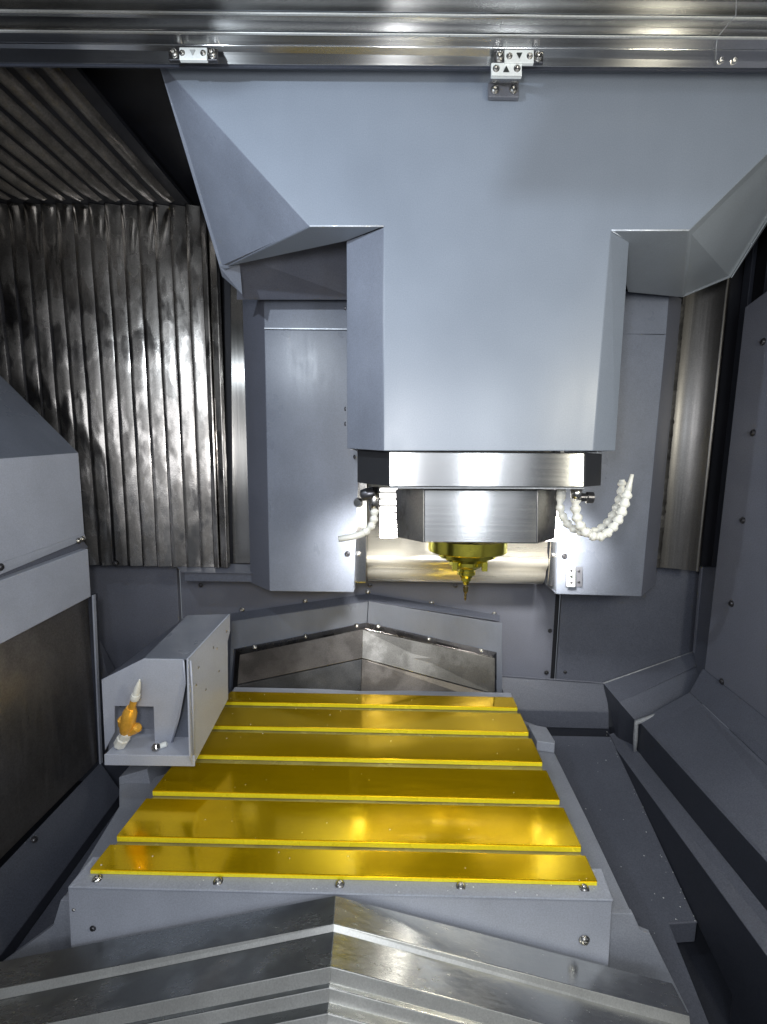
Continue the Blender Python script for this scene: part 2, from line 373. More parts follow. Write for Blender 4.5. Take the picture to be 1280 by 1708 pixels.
# dark recess between the slide plate and the side wall
dr = thing('shadowed_recess', (.86, 1.44, zs0), 'tall black recess between the burnished slide plate and the right side wall', 'recess')
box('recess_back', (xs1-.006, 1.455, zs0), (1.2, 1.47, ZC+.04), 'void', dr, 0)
box('recess_post', (P(1219, 720, 1.42).x, 1.41, zs0), (P(1226, 720, 1.42).x, 1.44, zs1+.1), 'dark', dr, .002)
XW = P(1195, 943, 1.32).x                     # side wall plane
sw = struct('side_wall', (XW, 1.0, 1.2))
zw1 = P(1243, 512, 1.32).z
pb0 = PX(1203, 1139, XW); pb1 = PX(1284, 1203, XW)
kz = (pb1.z-pb0.z)/(pb1.y-pb0.y)
slab('wall_panel', [(XW, 1.32, zw1), (XW, .03, zw1+.25), (XW, .03, pb0.z+kz*(.03-pb0.y)), (XW, 1.32, pb0.z+kz*(1.32-pb0.y))], (.01, 0, 0), 'wall_light', sw, .002)
slab('wall_return', [(XW+.011, 1.318, zw1), (XW+.10, 1.318, zw1), (XW+.10, 1.318, .9), (XW+.011, 1.318, .9)], (0, .01, 0), 'wall', sw, .002)
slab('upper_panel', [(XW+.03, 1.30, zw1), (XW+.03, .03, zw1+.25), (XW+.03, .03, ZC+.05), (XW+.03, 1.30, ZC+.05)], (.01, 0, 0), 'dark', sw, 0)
for px, py in ((1274, 570), (1257, 722), (1240, 868), (1221, 1007), (1205, 1137)):
    bolt(sw, PX(px, py, XW)+Vector((-.0005, 0, 0)), n=(-1, 0, 0), r=.0075, m='bolt_dark')
# corner return between rear wall and side wall
cr = thing('corner_post', P(1180, 1100, 1.40), 'dark grey upright corner panel below the slide plate joining rear wall and side wall', 'panel')
slab('panel_face', [P(1172, 946, 1.44), P(1200, 946, 1.34), P(1176, 1180, 1.34), P(1158, 1090, 1.44)], (.01, .01, 0), 'wall', cr, .002)
slab('panel_edge', [P(1171, 946, 1.435), P(1173.5, 946, 1.435), P(1162, 1090, 1.435), P(1159, 1090, 1.435)], (0, .01, 0), 'wall_light', cr, .0005)
# chip chute on the right
ch = thing('chip_chute', P(1150, 1300, 1.0), 'dark grey stepped chip chute running along the right side of the table', 'chute')
XF = P(1042, 1268, 1.30).x
def ext(a, b, Y):                              # a line through a, b carried on to depth Y
    a, b = Vector(a), Vector(b); return a + (b-a)*((Y-a.y)/(b.y-a.y))
# lines that run towards the viewer
f0, f1 = PX(1042, 1268, XF), PX(1239, 1539, XF)
g0, g1 = PX(1019, 1233, XF-.001), PX(1164, 1539, XF-.001)
YA, YZ = 1.33, .30
fA, fZ = ext(f0, f1, YA), ext(f0, f1, YZ)
gA, gZ = ext(g0, g1, 1.42), ext(g0, g1, .80)
zE = P(1069, 1259, 1.30).z
e0 = P(1069, 1259, 1.30); XE = e0.x; e1 = PX(1224, 1450, XE); eA, eZ = ext(e0, e1, YA), ext(e0, e1, YZ)
d0 = PX(1069, 1206, XE); d1 = PX(1280, 1438, XE); dA, dZ = ext(d0, d1, YA), ext(d0, d1, YZ)
c0 = PX(1178, 1180, XW-.03); c1 = PX(1280, 1276, XW-.03); cA, cZ = ext(c0, c1, YA), ext(c0, c1, YZ)
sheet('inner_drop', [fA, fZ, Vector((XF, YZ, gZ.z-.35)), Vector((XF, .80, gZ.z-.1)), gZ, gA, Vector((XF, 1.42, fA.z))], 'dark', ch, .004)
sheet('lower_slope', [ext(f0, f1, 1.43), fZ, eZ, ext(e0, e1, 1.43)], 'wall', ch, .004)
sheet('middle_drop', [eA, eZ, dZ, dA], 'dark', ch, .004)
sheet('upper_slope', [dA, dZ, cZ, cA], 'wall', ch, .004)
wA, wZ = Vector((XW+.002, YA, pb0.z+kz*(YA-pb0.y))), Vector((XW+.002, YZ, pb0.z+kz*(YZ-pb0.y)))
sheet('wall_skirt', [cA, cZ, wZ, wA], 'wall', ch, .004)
# the sloping pan between chute and table
pn = thing('chip_pan', P(1000, 1300, 1.2), 'flat dark grey chip pan sloping down between the table saddle and the chute', 'pan')
h0 = PX(1019, 1233, XF-.002); h1 = PX(1164, 1539, XF-.002)
nP = Vector((0, h1.y-h0.y, h1.z-h0.z)); nP = nP.cross(Vector((1, 0, 0))).normalized()
def pan(px, py): return onplane(px, py, h0, nP)
L0, L1 = pan(850, 1226), pan(1019, 1229)
sheet('pan_floor', [L0, L1, pan(1163, 1539), pan(1117, 1542), pan(1190, 1725), pan(1060, 1725), pan(860, 1330)], 'wall', pn, .004, .001)
a, b = pan(1117, 1542), pan(1163, 1539)
slab('pan_lip', [a, b, b+Vector((0, 0, -.05)), a+Vector((0, 0, -.05))], (0, .003, 0), 'wall', pn, .001)
slab('lip_edge', [a+Vector((0, -.001, .002)), b+Vector((0, -.001, .002)), b+Vector((0, -.001, -.001)), a+Vector((0, -.001, -.001))], (0, .004, 0), 'wall_light', pn, .0005)
# stepped bracket at the head of the chute
sb = thing('chute_head_block', P(1040, 1230, 1.33), 'stepped dark block with a pale sealed edge at the rear end of the chute', 'block')
Yh = 1.34
T = dict(a=P(1007, 1140, 1.49), b=P(1160, 1086, 1.49), c=P(1034, 1172, 1.40), d=P(1176, 1104, 1.40), e=P(1062, 1204, 1.345), f=P(1170, 1166, 1.36),
         g=P(1058, 1256, 1.345), h=P(1031, 1238, 1.40), i=P(1013, 1224, 1.49))
n1_ = nrm(T['a'], T['b'], T['c']); n2_ = nrm(T['c'], T['e'], T['f'])
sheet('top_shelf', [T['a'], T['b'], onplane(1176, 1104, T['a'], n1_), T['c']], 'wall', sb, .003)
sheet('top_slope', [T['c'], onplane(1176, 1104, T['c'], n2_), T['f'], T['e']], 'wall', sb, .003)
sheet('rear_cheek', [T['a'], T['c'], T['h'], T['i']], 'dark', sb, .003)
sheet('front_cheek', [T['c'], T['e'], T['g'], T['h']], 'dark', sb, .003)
up_ = Vector((0, 0, 0)); Yb = 1.322
be, bf, bg2 = P(1062, 1205, Yb), P(1169, 1167, Yb), P(1059, 1256, Yb)
tube('sealant_bead', [bf, bf.lerp(be, .5), be, be.lerp(bg2, .5), bg2], [.0065, .0065, .0075, .007, .005], 'bead', sb, 8)
tube('sealant_line', [T['b'], T['b'].lerp(T['a'], .5), T['a']], [.002, .002, .003], 'bead', sb, 6)
sheet('front_closure', [T['e'], T['f'], P(1180, 1200, 1.335), P(1180, 1260, 1.335), T['g']], 'dark', sb, .004)
bolt(sb, T['g']+Vector((0, -.004, -.002)), r=.006)
bolt(sb, P(1044, 1156, 1.44), n=(0, -.3, .95), r=.005, m='bolt_dark'); bolt(sb, P(1048, 1163, 1.425), n=(0, -.3, .95), r=.005, m='bolt_dark')

# ================================================================== TOP BEAM
YR = .80
bm_ = thing('cross_beam', P(640, 60, YR), 'long stepped stainless steel cross beam along the top of the machine space', 'beam')
def row(y_left, y_right, Y, x0=-900, x1=2300):
    k = (y_right-y_left)/1280
    return P(x0, y_left+k*x0, Y), P(x1, y_left+k*x1, Y)
def band(name, yl0, yr0, yl1, yr1, Y, m, Y2=None, t=.003):
    a, b = row(yl0, yr0, Y); d, c = row(yl1, yr1, Y2 or Y)
    if Y2: return sheet(name, [a, b, c, d], m, bm_, t, .001)
    return slab(name, [a, b, c, d], (0, t, 0), m, bm_, .001)
band('upper_plate', -90, -70, 14, 27, YR-.050, 'rail', Y2=YR+.004)
band('edge_lip', 14, 27, 17.6, 30.6, YR-.014, 'lip_steel', t=.004)
band('middle_plate', 17, 31, 48, 60, YR-.011, 'rail', Y2=YR+.005)
band('edge_lip', 48, 60, 50.8, 62.8, YR-.008, 'lip_steel', t=.004)
band('lower_plate', 50.5, 62.5, 71, 83, YR-.006, 'rail', Y2=YR+.005)
band('underside_plate', 71, 83, 105, 114, YR+.006, 'rail', Y2=YR+.025)
slab('dark_gap', [*row(104.5, 113.5, YR+.027), *row(109, 118, YR+.027)[::-1]], (0, .003, 0), 'dark', bm_, 0)
for px, py in ((1203, 99), (1225, 100)): bolt(bm_, P(px, py, .818), n=(0, -.8, -.6), r=.0045)
tube('seam_crack', [P(1229, -5, YR-.016), P(1228, 25, YR-.016), P(1215, 40, YR-.009), P(1197, 62, YR-.006), P(1195, 80, YR-.003), P(1194, 110, .822)], [.0006]*6, 'bead', bm_, 6)

# ================================================================== WORK LAMP above the door, and an added unseen plate that cuts a shade edge on the hood
lamp_p = Vector((-.45, .38, 1.95))
wl = thing('work_lamp', lamp_p, 'lamp under the roof with a side shade, above the door opening', 'lamp')
E1, E2 = P(921, 115, .88), P(832, 330, .88)
e_up, e_dn = E1+(E1-E2)*.5, E2
A_, B_ = lamp_p.lerp(e_up, .25), lamp_p.lerp(e_dn, .25)
slab('side_shade', [A_, B_, B_+Vector((.24, 0, 0)), A_+Vector((.24, 0, 0))], (0, -.003, 0), 'black', wl, 0)  # added off view only to cast the shade edge on the hood
box('lamp_housing', lamp_p+Vector((-.03, -.03, .035)), lamp_p+Vector((.03, .09, .07)), 'black', wl, .002)

# ================================================================== HEAD COVER
HF = .88
zU = P(640, 378, HF).z
YB = PZ(1050, 484, zU).y
hd = thing('head_cover', P(815, 752, HF), 'large pale blue grey sheet metal hood that narrows down over the spindle', 'machine cover')
apex = P(262, 98, HF); apexr = P(1452, 88, HF)
k1, k2, k3, k4 = P(517, 378, HF), P(640, 378, HF), P(640, 752, HF), P(990, 752, HF)
k5, k6 = P(1020, 385, HF), P(1149, 385, HF)
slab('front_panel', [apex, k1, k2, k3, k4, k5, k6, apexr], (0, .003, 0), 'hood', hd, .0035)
cb0 = PZ(578, 402, zU); YCH = cb0.y
cb1 = P(579, 748, YCH)
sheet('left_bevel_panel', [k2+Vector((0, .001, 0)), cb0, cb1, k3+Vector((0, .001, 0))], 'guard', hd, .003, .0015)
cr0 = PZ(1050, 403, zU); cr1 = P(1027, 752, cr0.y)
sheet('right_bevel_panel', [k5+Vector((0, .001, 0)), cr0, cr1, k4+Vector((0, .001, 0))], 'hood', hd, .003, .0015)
slab('side_return', [cb0+Vector((.004, .002, -.003)), cb1+Vector((.004, .002, 0)), cb1+Vector((.004, .28, 0)), cb0+Vector((.004, .28, -.003))], (.003, 0, 0), 'guard', hd, .001)
slab('side_return', [cr0+Vector((-.004, .002, -.003)), cr1+Vector((-.004, .002, 0)), cr1+Vector((-.004, .28, 0)), cr0+Vector((-.004, .28, -.003))], (-.003, 0, 0), 'hood', hd, .001)
wt = PZ(381, 444, zU)
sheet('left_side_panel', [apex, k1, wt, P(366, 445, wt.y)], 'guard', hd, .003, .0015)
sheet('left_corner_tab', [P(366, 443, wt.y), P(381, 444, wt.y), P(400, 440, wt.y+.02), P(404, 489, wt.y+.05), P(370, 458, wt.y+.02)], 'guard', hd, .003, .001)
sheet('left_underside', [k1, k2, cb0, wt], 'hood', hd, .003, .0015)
sheet('rear_plate', [P(395, 425, 1.10), P(600, 385, 1.10), P(600, 500, 1.19), P(395, 500, 1.19)], 'dark_plate', hd, .004)  # separate dark sheet standing for the hood's shaded underside
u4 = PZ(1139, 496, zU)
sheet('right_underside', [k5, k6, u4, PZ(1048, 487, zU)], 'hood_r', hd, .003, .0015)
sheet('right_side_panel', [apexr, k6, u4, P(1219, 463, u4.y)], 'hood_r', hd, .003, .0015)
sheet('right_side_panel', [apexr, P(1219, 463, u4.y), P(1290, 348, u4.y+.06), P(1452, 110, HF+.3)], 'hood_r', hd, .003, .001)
for py in (514, 682, 707): bolt(hd, P(577, py, YCH+.03), n=(-1, -.1, 0), r=.004, m='bolt_dark')

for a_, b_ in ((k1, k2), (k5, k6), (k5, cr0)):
    d_ = Vector((0, -.0012, .0005)); tube('folded_edge', [a_+d_, a_.lerp(b_, .5)+d_, b_+d_], [.0015]*3, 'fold', hd, 8)  # thin pale tubes paint the bright highlight on the hood's folds
# ---- alignment markers
def marker(px0, py0, px1, py1, Y, root, name='marker_block'):
    return slab(name, [P(px0, py0, Y), P(px1, py0+.5, Y), P(px1, py1+.5, Y), P(px0, py1, Y)], (0, .006, 0), 'label_white', root, .0008)
def arrow(cx, cy, s, up_, Y, root, m='ink'):
    d = -s if up_ else s
    slab('arrow_mark', [P(cx-s*.8, cy-d*.8, Y), P(cx+s*.8, cy-d*.8, Y), P(cx, cy+d*.8, Y)], (0, .001, 0), m, root, 0)
ma = thing('alignment_marker', P(322, 100, .80), 'small white marker block with a faint arrow at the left end of the beam', 'marker', 'alignment markers')
for a_, b_ in ((281, 299), (345, 362)):
    slab('end_bracket', [P(a_, 79, .80), P(b_, 79, .80), P(b_, 100, .80), P(a_, 100, .80)], (0, .006, 0), 'bolt_dark', ma, .001)
    bolt(ma, P((a_+b_)/2, 89, .799), r=.0062)
marker(299, 78, 345, 99, .797, ma); arrow(321, 87, 6, False, .7955, ma, 'faint')
for x_ in (304, 339): bolt(ma, P(x_, 88, .797), r=.0035)
mb = thing('alignment_marker', P(866, 104, .80), 'white marker block with a black downward arrow screwed on the beam above the hood', 'marker', 'alignment markers')
for a_, b_ in ((825, 842), (890, 907)):
    slab('end_bracket', [P(a_, 84, .80), P(b_, 84, .80), P(b_, 104, .80), P(a_, 104, .80)], (0, .006, 0), 'bolt_dark', mb, .001)
    bolt(mb, P((a_+b_)/2, 94, .799), r=.0062)
marker(842, 82, 891, 104, .797, mb); arrow(867, 92, 6, False, .7955, mb)
for x_ in (850, 884): bolt(mb, P(x_, 93, .797), r=.0038)
mc = thing('alignment_marker', P(843, 160, .86), 'white marker block with a black upward arrow on a dark bracket at the hood top', 'marker', 'alignment markers')
marker(820, 104, 871, 126, .80, mc); arrow(845, 114, 6.5, True, .7985, mc)
for x_ in (828, 863): bolt(mc, P(x_, 114, .80), r=.0042)
slab('bracket_arm', [P(820, 126.5, .80), P(870, 127, .80), P(866, 140, .868), P(816, 139, .868)], (0, .001, .004), 'steel_x', mc, .0008)
slab('bracket_plate', [P(815, 137, .868), P(866, 138, .868), P(866, 162, .868), P(815, 161, .868)], (0, .008, 0), 'cast_dk', mc, .001)
for x_ in (826, 857): bolt(mc, P(x_, 149, .867), r=.0055)

# ================================================================== COLUMN COVERS
GF = 1.25
def guard(label, front, bevel, group, m='guard'):
    root = thing('column_cover', sum(front, Vector())/len(front)+Vector((0, 0, -.4)), label, 'column cover', group)
    return root
gl = thing('column_cover', P(520, 985, GF), 'left grey column cover with a bright glare on its lower front, behind the hood', 'column cover', 'column covers behind the head')
seam = 549
slab('upper_front_panel', [P(440, 478, GF), P(612, 480, GF), P(608, seam+1, GF), P(441, seam-1, GF)], (0, .004, 0), 'guard', gl, .0015)
slab('front_panel', [P(441, seam+.5, GF), P(608, seam+2, GF), P(590, 988, GF), P(450, 986, GF)], (0, .004, 0), 'guard', gl, .0015)
GB = GF+.10
sheet('bevel_panel', [P(404, 490, GB), P(440, 478, GF+.001), P(450, 986, GF+.001), P(418, 972, GB)], 'wall_light', gl, .003, .0015)  # shade on the bevel is put in with a darker paint
slab('rear_side_panel', [P(592, 480, GF+.005), P(590, 986, GF+.005), P(590, 986, GF+.005)+Vector((0, .15, 0)), P(592, 480, GF+.005)+Vector((0, .15, 0))], (-.003, 0, 0), 'guard', gl, .001)
a_ = [P(404, 490, GB), P(440, 478, GF), P(612, 480, GF), P(612, 480, GF)+Vector((0, .2, 0)), P(404, 490, GB)+Vector((0, .1, 0))]
slab('bottom_plate', [P(418, 972, GB), P(450, 986, GF+.002), P(590, 988, GF+.002), P(590, 988, GF+.002)+Vector((0, .1, 0))], (0, 0, .004), 'guard', gl, .001)
slab('head_plate', [P(440, 478, GF+.004), P(612, 480, GF+.004), P(612, 480, GF+.004)+Vector((0, .15, 0)), P(404, 490, GB)+Vector((0, .05, 0)), P(404, 490, GB)], (0, 0, -.003), 'guard', gl, .001)
slab('seam_edge', [P(441, seam-2.5, GF-.001), P(606, seam-1, GF-.001), P(606, seam+1, GF-.001), P(441, seam-.5, GF-.001)], (0, .002, 0), 'fold', gl, 0)  # pale line painted as the highlight on the seam
slab('top_edge', [P(440, 477, GF-.001), P(612, 479, GF-.001), P(612, 481, GF-.001), P(440, 479, GF-.001)], (0, .002, 0), 'fold', gl, 0)  # pale line painted as the highlight on the top fold
bolt(gl, P(580, 924, GF), r=.0065, m='bolt_dark'); bolt(gl, P(592, 762, GF-.01), n=(-1, -.4, 0), r=.005, m='bolt_dark')
gr = thing('column_cover', P(1000, 990, GF), 'right grey column cover behind the white coolant hoses, small white marker near its foot', 'column cover', 'column covers behind the head')
slab('upper_front_panel', [P(940, 483, GF), P(1117, 487, GF), P(1112, 557, GF), P(940, 556, GF)], (0, .004, 0), 'guard', gr, .0012)
slab('front_panel', [P(1026, 556, GF), P(1112, 558, GF), P(1070, 995, GF), P(928, 991, GF), P(940, 557, GF)], (0, .004, 0), 'guard', gr, .0015)
sheet('bevel_panel', [P(1117, 487, GF+.001), P(1138, 498, GB), P(1093, 975, GB), P(1070, 995, GF+.001)], 'wall_light', gr, .003, .0015)  # darker paint again stands for shade on this bevel
slab('bottom_plate', [P(928, 991, GF+.002), P(1070, 995, GF+.002), P(1093, 975, GB), P(928, 991, GF+.002)+Vector((0, .1, 0))], (0, 0, .004), 'guard', gr, .001)
slab('rear_side_panel', [P(940, 484, GF+.005), P(929, 990, GF+.005), P(929, 990, GF+.005)+Vector((0, .15, 0)), P(940, 484, GF+.005)+Vector((0, .15, 0))], (.003, 0, 0), 'guard', gr, .001)
bolt(gr, P(942, 928, GF), r=.0065, m='bolt_dark')
md = thing('alignment_marker', P(957, 975, GF), 'small white screwed marker block with a dark base low on the right column cover', 'marker', 'alignment markers')
slab('base_plate', [P(944, 945, GF-.003), P(972, 945.5, GF-.003), P(972, 979, GF-.003), P(944, 978.5, GF-.003)], (0, .003, 0), 'cast_dk', md, .0006)
slab('marker_block', [P(947, 945, GF-.012), P(960, 945, GF-.012), P(960, 979, GF-.012), P(947, 979, GF-.012)], (0, .009, 0), 'label_white', md, .001)
for y_ in (952, 972): bolt(md, P(953.5, y_, GF-.012), r=.0035, m='bolt_dark')
for y_ in (953, 971): bolt(md, P(966, y_, GF-.003), r=.003, m='bolt_dark')
slab('arrow_mark', [P(956, 958, GF-.013), P(956, 966, GF-.013), P(950, 962, GF-.013)], (0, .001, 0), 'ink', md, 0)

# steel cover between the columns, its lower edge rolled under
rc = thing('steel_apron', P(760, 975, 1.29), 'polished steel apron behind the spindle between both column covers, rolled under at the bottom', 'apron')
YA2 = 1.30
xl, xr = P(613, 940, YA2).x, P(912, 940, YA2).x
zt0 = P(760, 484, YA2).z; zlo = P(760, 978, YA2).z
rr_ = .050; prof = [(YA2, zt0), (YA2, zlo+rr_+.055)]
prof += [(YA2-.018*math.sin(t*math.pi), zlo+rr_+.055-.055*t) for t in (.2, .4, .6, .8)]
prof += [(YA2+rr_-rr_*math.cos(a)-.0, zlo+rr_-rr_*math.sin(a)) for a in [math.pi/2*i/8 for i in range(9)]]
vs = []; fs = []
for (Y, z) in prof: vs += [(xl, Y, z), (xr, Y, z)]
for i in range(len(prof)-1): fs.append((2*i, 2*i+1, 2*i+3, 2*i+2))
o = mesh('apron_sheet', vs, fs, 'apron', rc, 0, True); so = o.modifiers.new('solid', 'SOLIDIFY'); so.thickness = .003
for s_, xa, xb in (('l', P(588, 940, 1.275).x, xl-.001), ('r', xr+.001, P(932, 940, 1.275).x)):
    box('side_strip', (xa, 1.275, zlo+.012), (xb, 1.285, zt0), 'steel_z', rc, .002)
bolt(rc, P(598, 924, 1.274), r=.0065); bolt(rc, P(925, 927, 1.274), r=.0065)
# two LED work lamps at either side of the spindle nose
for (xa, xb, ya0, ya1, Yl, lab) in ((634, 663, 815, 897, 1.14, 'ribbed white glowing work lamp left of the spindle nose, behind the short nozzle'),
                                (908, 934, 819, 903, 1.14, 'narrow white glowing work lamp right of the spindle nose behind the jointed hoses')):
    lp = thing('spindle_lamp', P((xa+xb)/2, ya1, Yl), lab, 'lamp', 'spindle lamps')
    slab('lens', [P(xa, ya0, Yl), P(xb, ya0, Yl), P(xb, ya1, Yl), P(xa, ya1, Yl)], (0, .03, 0), 'led', lp, .001)
    for k in range(7):
        y_ = ya0+4+k*11.5
        a, b = P(xa, y_, Yl-.002), P(xb, y_, Yl-.002)
        slab('lens_rib', [a, b, b+Vector((0, 0, -.005)), a+Vector((0, 0, -.005))], (0, -.004, 0), 'rib', lp, .0005)
    c = P((xa+xb)/2, ya1, Yl)
    area('spindle_lamp_beam', c+Vector((0, -.02, .03)), c+Vector((-.06 if xa < 700 else .03, .16, -.05)), .04, .08, 1.8, (1, .97, .90), 95)

# ================================================================== SPINDLE
spx = thing('spindle_unit', P(800, 905, .98), 'steel spindle nose block with black side blocks and a gold end under the hood', 'spindle')
Y1, Y2 = .90, .97
slab('housing_front', [P(649, 753, Y1), P(976, 755, Y1), P(975, 813, Y1), P(649, 812, Y1)], (0, .25, 0), 'steel_x', spx, .002)
sheet('left_black_block', [P(596, 749, Y1+.05), P(648.5, 753, Y1+.002), P(648.5, 811, Y1+.002), P(596, 805, Y1+.05)], 'black', spx, .03, .0015)
sheet('right_black_block', [P(976.5, 755, Y1+.002), P(1005, 757, Y1+.04), P(1003, 810, Y1+.04), P(976, 812, Y1+.002)], 'black', spx, .03, .0015)
slab('housing_lip', [P(650, 812.5, Y1-.001), P(976, 813.5, Y1-.001), P(976, 816, Y1-.001), P(650, 815, Y1-.001)], (0, .2, 0), 'bead', spx, .001)
slab('nose_front', [P(707, 816, Y2), P(897, 817, Y2), P(897, 907, Y2), P(707, 905, Y2)], (0, .18, 0), 'steel_x', spx, .0028)
sheet('nose_left_facet', [P(660, 816, Y2+.07), P(706.5, 816, Y2+.001), P(706.5, 905, Y2+.001), P(662, 896, Y2+.07)], 'steel_dull', spx, .05, .0015)
sheet('nose_right_facet', [P(897.5, 817, Y2+.001), P(932, 817, Y2+.06), P(926, 899, Y2+.06), P(897, 907, Y2+.001)], 'steel_dull', spx, .05, .0015)
sc = P(780, 906, 1.08); SX, SY = sc.x, 1.08
z906 = P(780, 905, SY-.09).z
px2 = SY/F
fz = lambda y, Y=SY: P(779, y, Y).z
prof = [(-.01, .093), (fz(905)-fz(917), .093), (fz(905)-fz(918.5), .091), (fz(905)-fz(919), .070), (fz(905)-fz(927), .068), (fz(905)-fz(928), .052), (fz(905)-fz(934), .050)]
lathe('spindle_flange', (SX, SY, fz(905)), (0, 0, -1), prof, 'gold', spx, 48)
lathe('spindle_ring', (SX, SY, fz(934)), (0, 0, -1), [(0, .043), (.010, .043), (.012, .037), (.016, .033)], 'gold', spx, 40)
for sx_ in (-1, 1):
    box('drive_key', (SX+sx_*.034-.006, SY-.058, fz(944)), (SX+sx_*.034+.006, SY-.044, fz(930)), 'gold', spx, .001)
tl = thing('milling_tool', (SX, SY, fz(1000)), 'gold collet chuck with a thin pointed cutter hanging from the spindle end', 'tool')
lathe('collet_chuck', (SX, SY, fz(944)), (0, 0, -1), [(-.004, .026), (.006, .025), (.008, .019), (.012, .019), (.013, .0215), (.020, .0215), (.022, .016), (.028, .014)], 'gold', tl, 36)
lathe('collet_nut', (SX, SY, fz(944)-.028), (0, 0, -1), [(0, .0115), (.008, .0115), (.010, .0085), (.018, .0060)], 'gold', tl, 12, False)
lathe('cutter_shank', (SX, SY, fz(944)-.050), (0, 0, -1), [(0, .0065), (.013, .006), (.016, .0032), (fz(944)-.050-fz(999), .0028), (fz(944)-.049-fz(1001), .001)], 'cutter', tl, 14)
# ---- coolant nozzles
n1 = thing('coolant_nozzle', P(600, 830, 1.0), 'short white bent coolant nozzle pointing left from a steel elbow under the left black block', 'nozzle', 'coolant nozzles')
Yn = .99
lathe('elbow_fitting', P(604, 826, Yn), (1, -.2, .2), [(0, .012), (.012, .014), (.024, .012), (.030, .008)], 'bolt_dark', n1, 16)
lathe('valve_knob', P(600, 838, Yn-.01), (-.2, -1, 0), [(0, .009), (.010, .011), (.016, .008)], 'bolt', n1, 12)
tube('steel_pipe', [P(624, 812, Yn), P(624, 835, Yn), P(624, 852, Yn)], [.011, .012, .010], 'bolt', n1, 14)
def segtube(root, pts, r, Y, m='white_plastic'):
    """jointed hose: a ball joint and a waist for every link"""
    P3 = [P(x, y, Y) if not isinstance(x, Vector) else x for x, y in pts]
    for i in range(len(P3)-1):
        a, b = P3[i], P3[i+1]; L = (b-a).length
        lathe('hose_link', a, b-a, [(-.1*L, r*.55), (.05*L, r*.95), (.3*L, r*1.12), (.55*L, r*1.0), (.75*L, r*.70), (1.0*L, r*.66)], m, root, 14)
segtube(n1, [(625, 850), (625, 862), (622, 874), (614, 884), (603, 891)], .0085, Yn-.005)
tube('nozzle_tip', [P(607, 889, Yn-.006), P(590, 895, Yn-.008), P(565, 899, Yn-.01)], [.0075, .0070, .0066], 'white_plastic', n1, 14)
for nm, pts, lab in (('a', [(936, 826), (934, 842), (937, 857), (944, 870), (953, 880), (964, 886), (976, 889), (988, 888), (1000, 883), (1011, 875), (1020, 864), (1027, 851), (1032, 838), (1036, 824), (1038, 810), (1038, 800)], 'white jointed coolant hose whose blunt end stops behind its neighbour, right of the spindle'),
                     ('b', [(962, 828), (960, 844), (962, 859), (966, 873), (974, 885), (986, 893), (998, 896), (1010, 892), (1020, 883), (1029, 872), (1036, 859), (1041, 845), (1045, 831), (1048, 818)], 'white jointed coolant hose ending in a thin pointed nozzle, right of the spindle')):
    root = thing('coolant_hose', P(*pts[0], .98), lab, 'hose', 'coolant nozzles')
    Yq = 1.0 if nm == 'a' else .965
    segtube(root, pts, .0085 if nm == 'a' else .0098, Yq)
    if nm == 'b':
        tube('nozzle_tip', [P(1048, 819, Yq), P(1051, 806, Yq), P(1055, 791, Yq)], [.007, .005, .0035], 'white_plastic', root, 12)
        lathe('elbow_fitting', P(984, 830, Yq), (-1, 0, 0), [(-.008, .007), (-.006, .012), (.006, .012), (.008, .009), (.028, .009)], 'bolt_dark', root, 16)
        tube('steel_pipe', [P(962, 812, Yq), P(962, 834, Yq)], [.012, .011], 'bolt', root, 14)
    else:
        tube('steel_pipe', [P(937, 812, Yq), P(936, 832, Yq)], [.010, .010], 'white_plastic', root, 14)

# ================================================================== TABLE
XL = P(148, 1453, .70).x
pR = PZ(997, 1470, ZT); XR = pR.x
rows = [(1163, 1180), (1190, 1221), (1232, 1271), (1285, 1334), (1347, 1412), (1427, 1470)]
def edge_y(py):                                # depth on the table's right edge at this height in the picture
    lo, hi = .5, 1.6
    for _ in range(40):
        m_ = (lo+hi)/2; v = Vector((XR, m_, ZT))-CAM
        yy = CY - F*v.dot(up)/v.dot(fwd)
        if yy > py: lo = m_
        else: hi = m_
    return (lo+hi)/2
yr = [(edge_y(b), edge_y(a)) for a, b in rows]   # (front, back)
tb = thing('work_table', ((XL+XR)/2, yr[-1][0], ZT-.06), 'machine table of glossy amber yellow strips with slots between them on a grey bed', 'table')
TH = .0115
for (yf, ybk) in yr:
    he = .0075 if yf == yr[-1][0] else TH-.0005
    slab('table_strip', [(XL, yf, ZT), (XR, yf, ZT), (XR, ybk, ZT), (XL, ybk, ZT)], (0, 0, -TH), 'yellow', tb, .0009)
    slab('strip_edge', [(XL+.001, yf-.0012, ZT-.002), (XR-.001, yf-.0012, ZT-.002), (XR-.001, yf-.0012, ZT-he), (XL+.001, yf-.0012, ZT-he)], (0, .001, 0), 'yellow_edge', tb, 0)  # front faces coloured brighter, as if catching the lamp
slab('slot_floor', [(XL+.002, yr[-1][0]+.002, ZT-TH-.001), (XR-.002, yr[-1][0]+.002, ZT-TH-.001), (XR-.002, yr[0][1]-.002, ZT-TH-.001), (XL+.002, yr[0][1]-.002, ZT-TH-.001)], (0, 0, -.01), 'cast_wet', tb, 0)
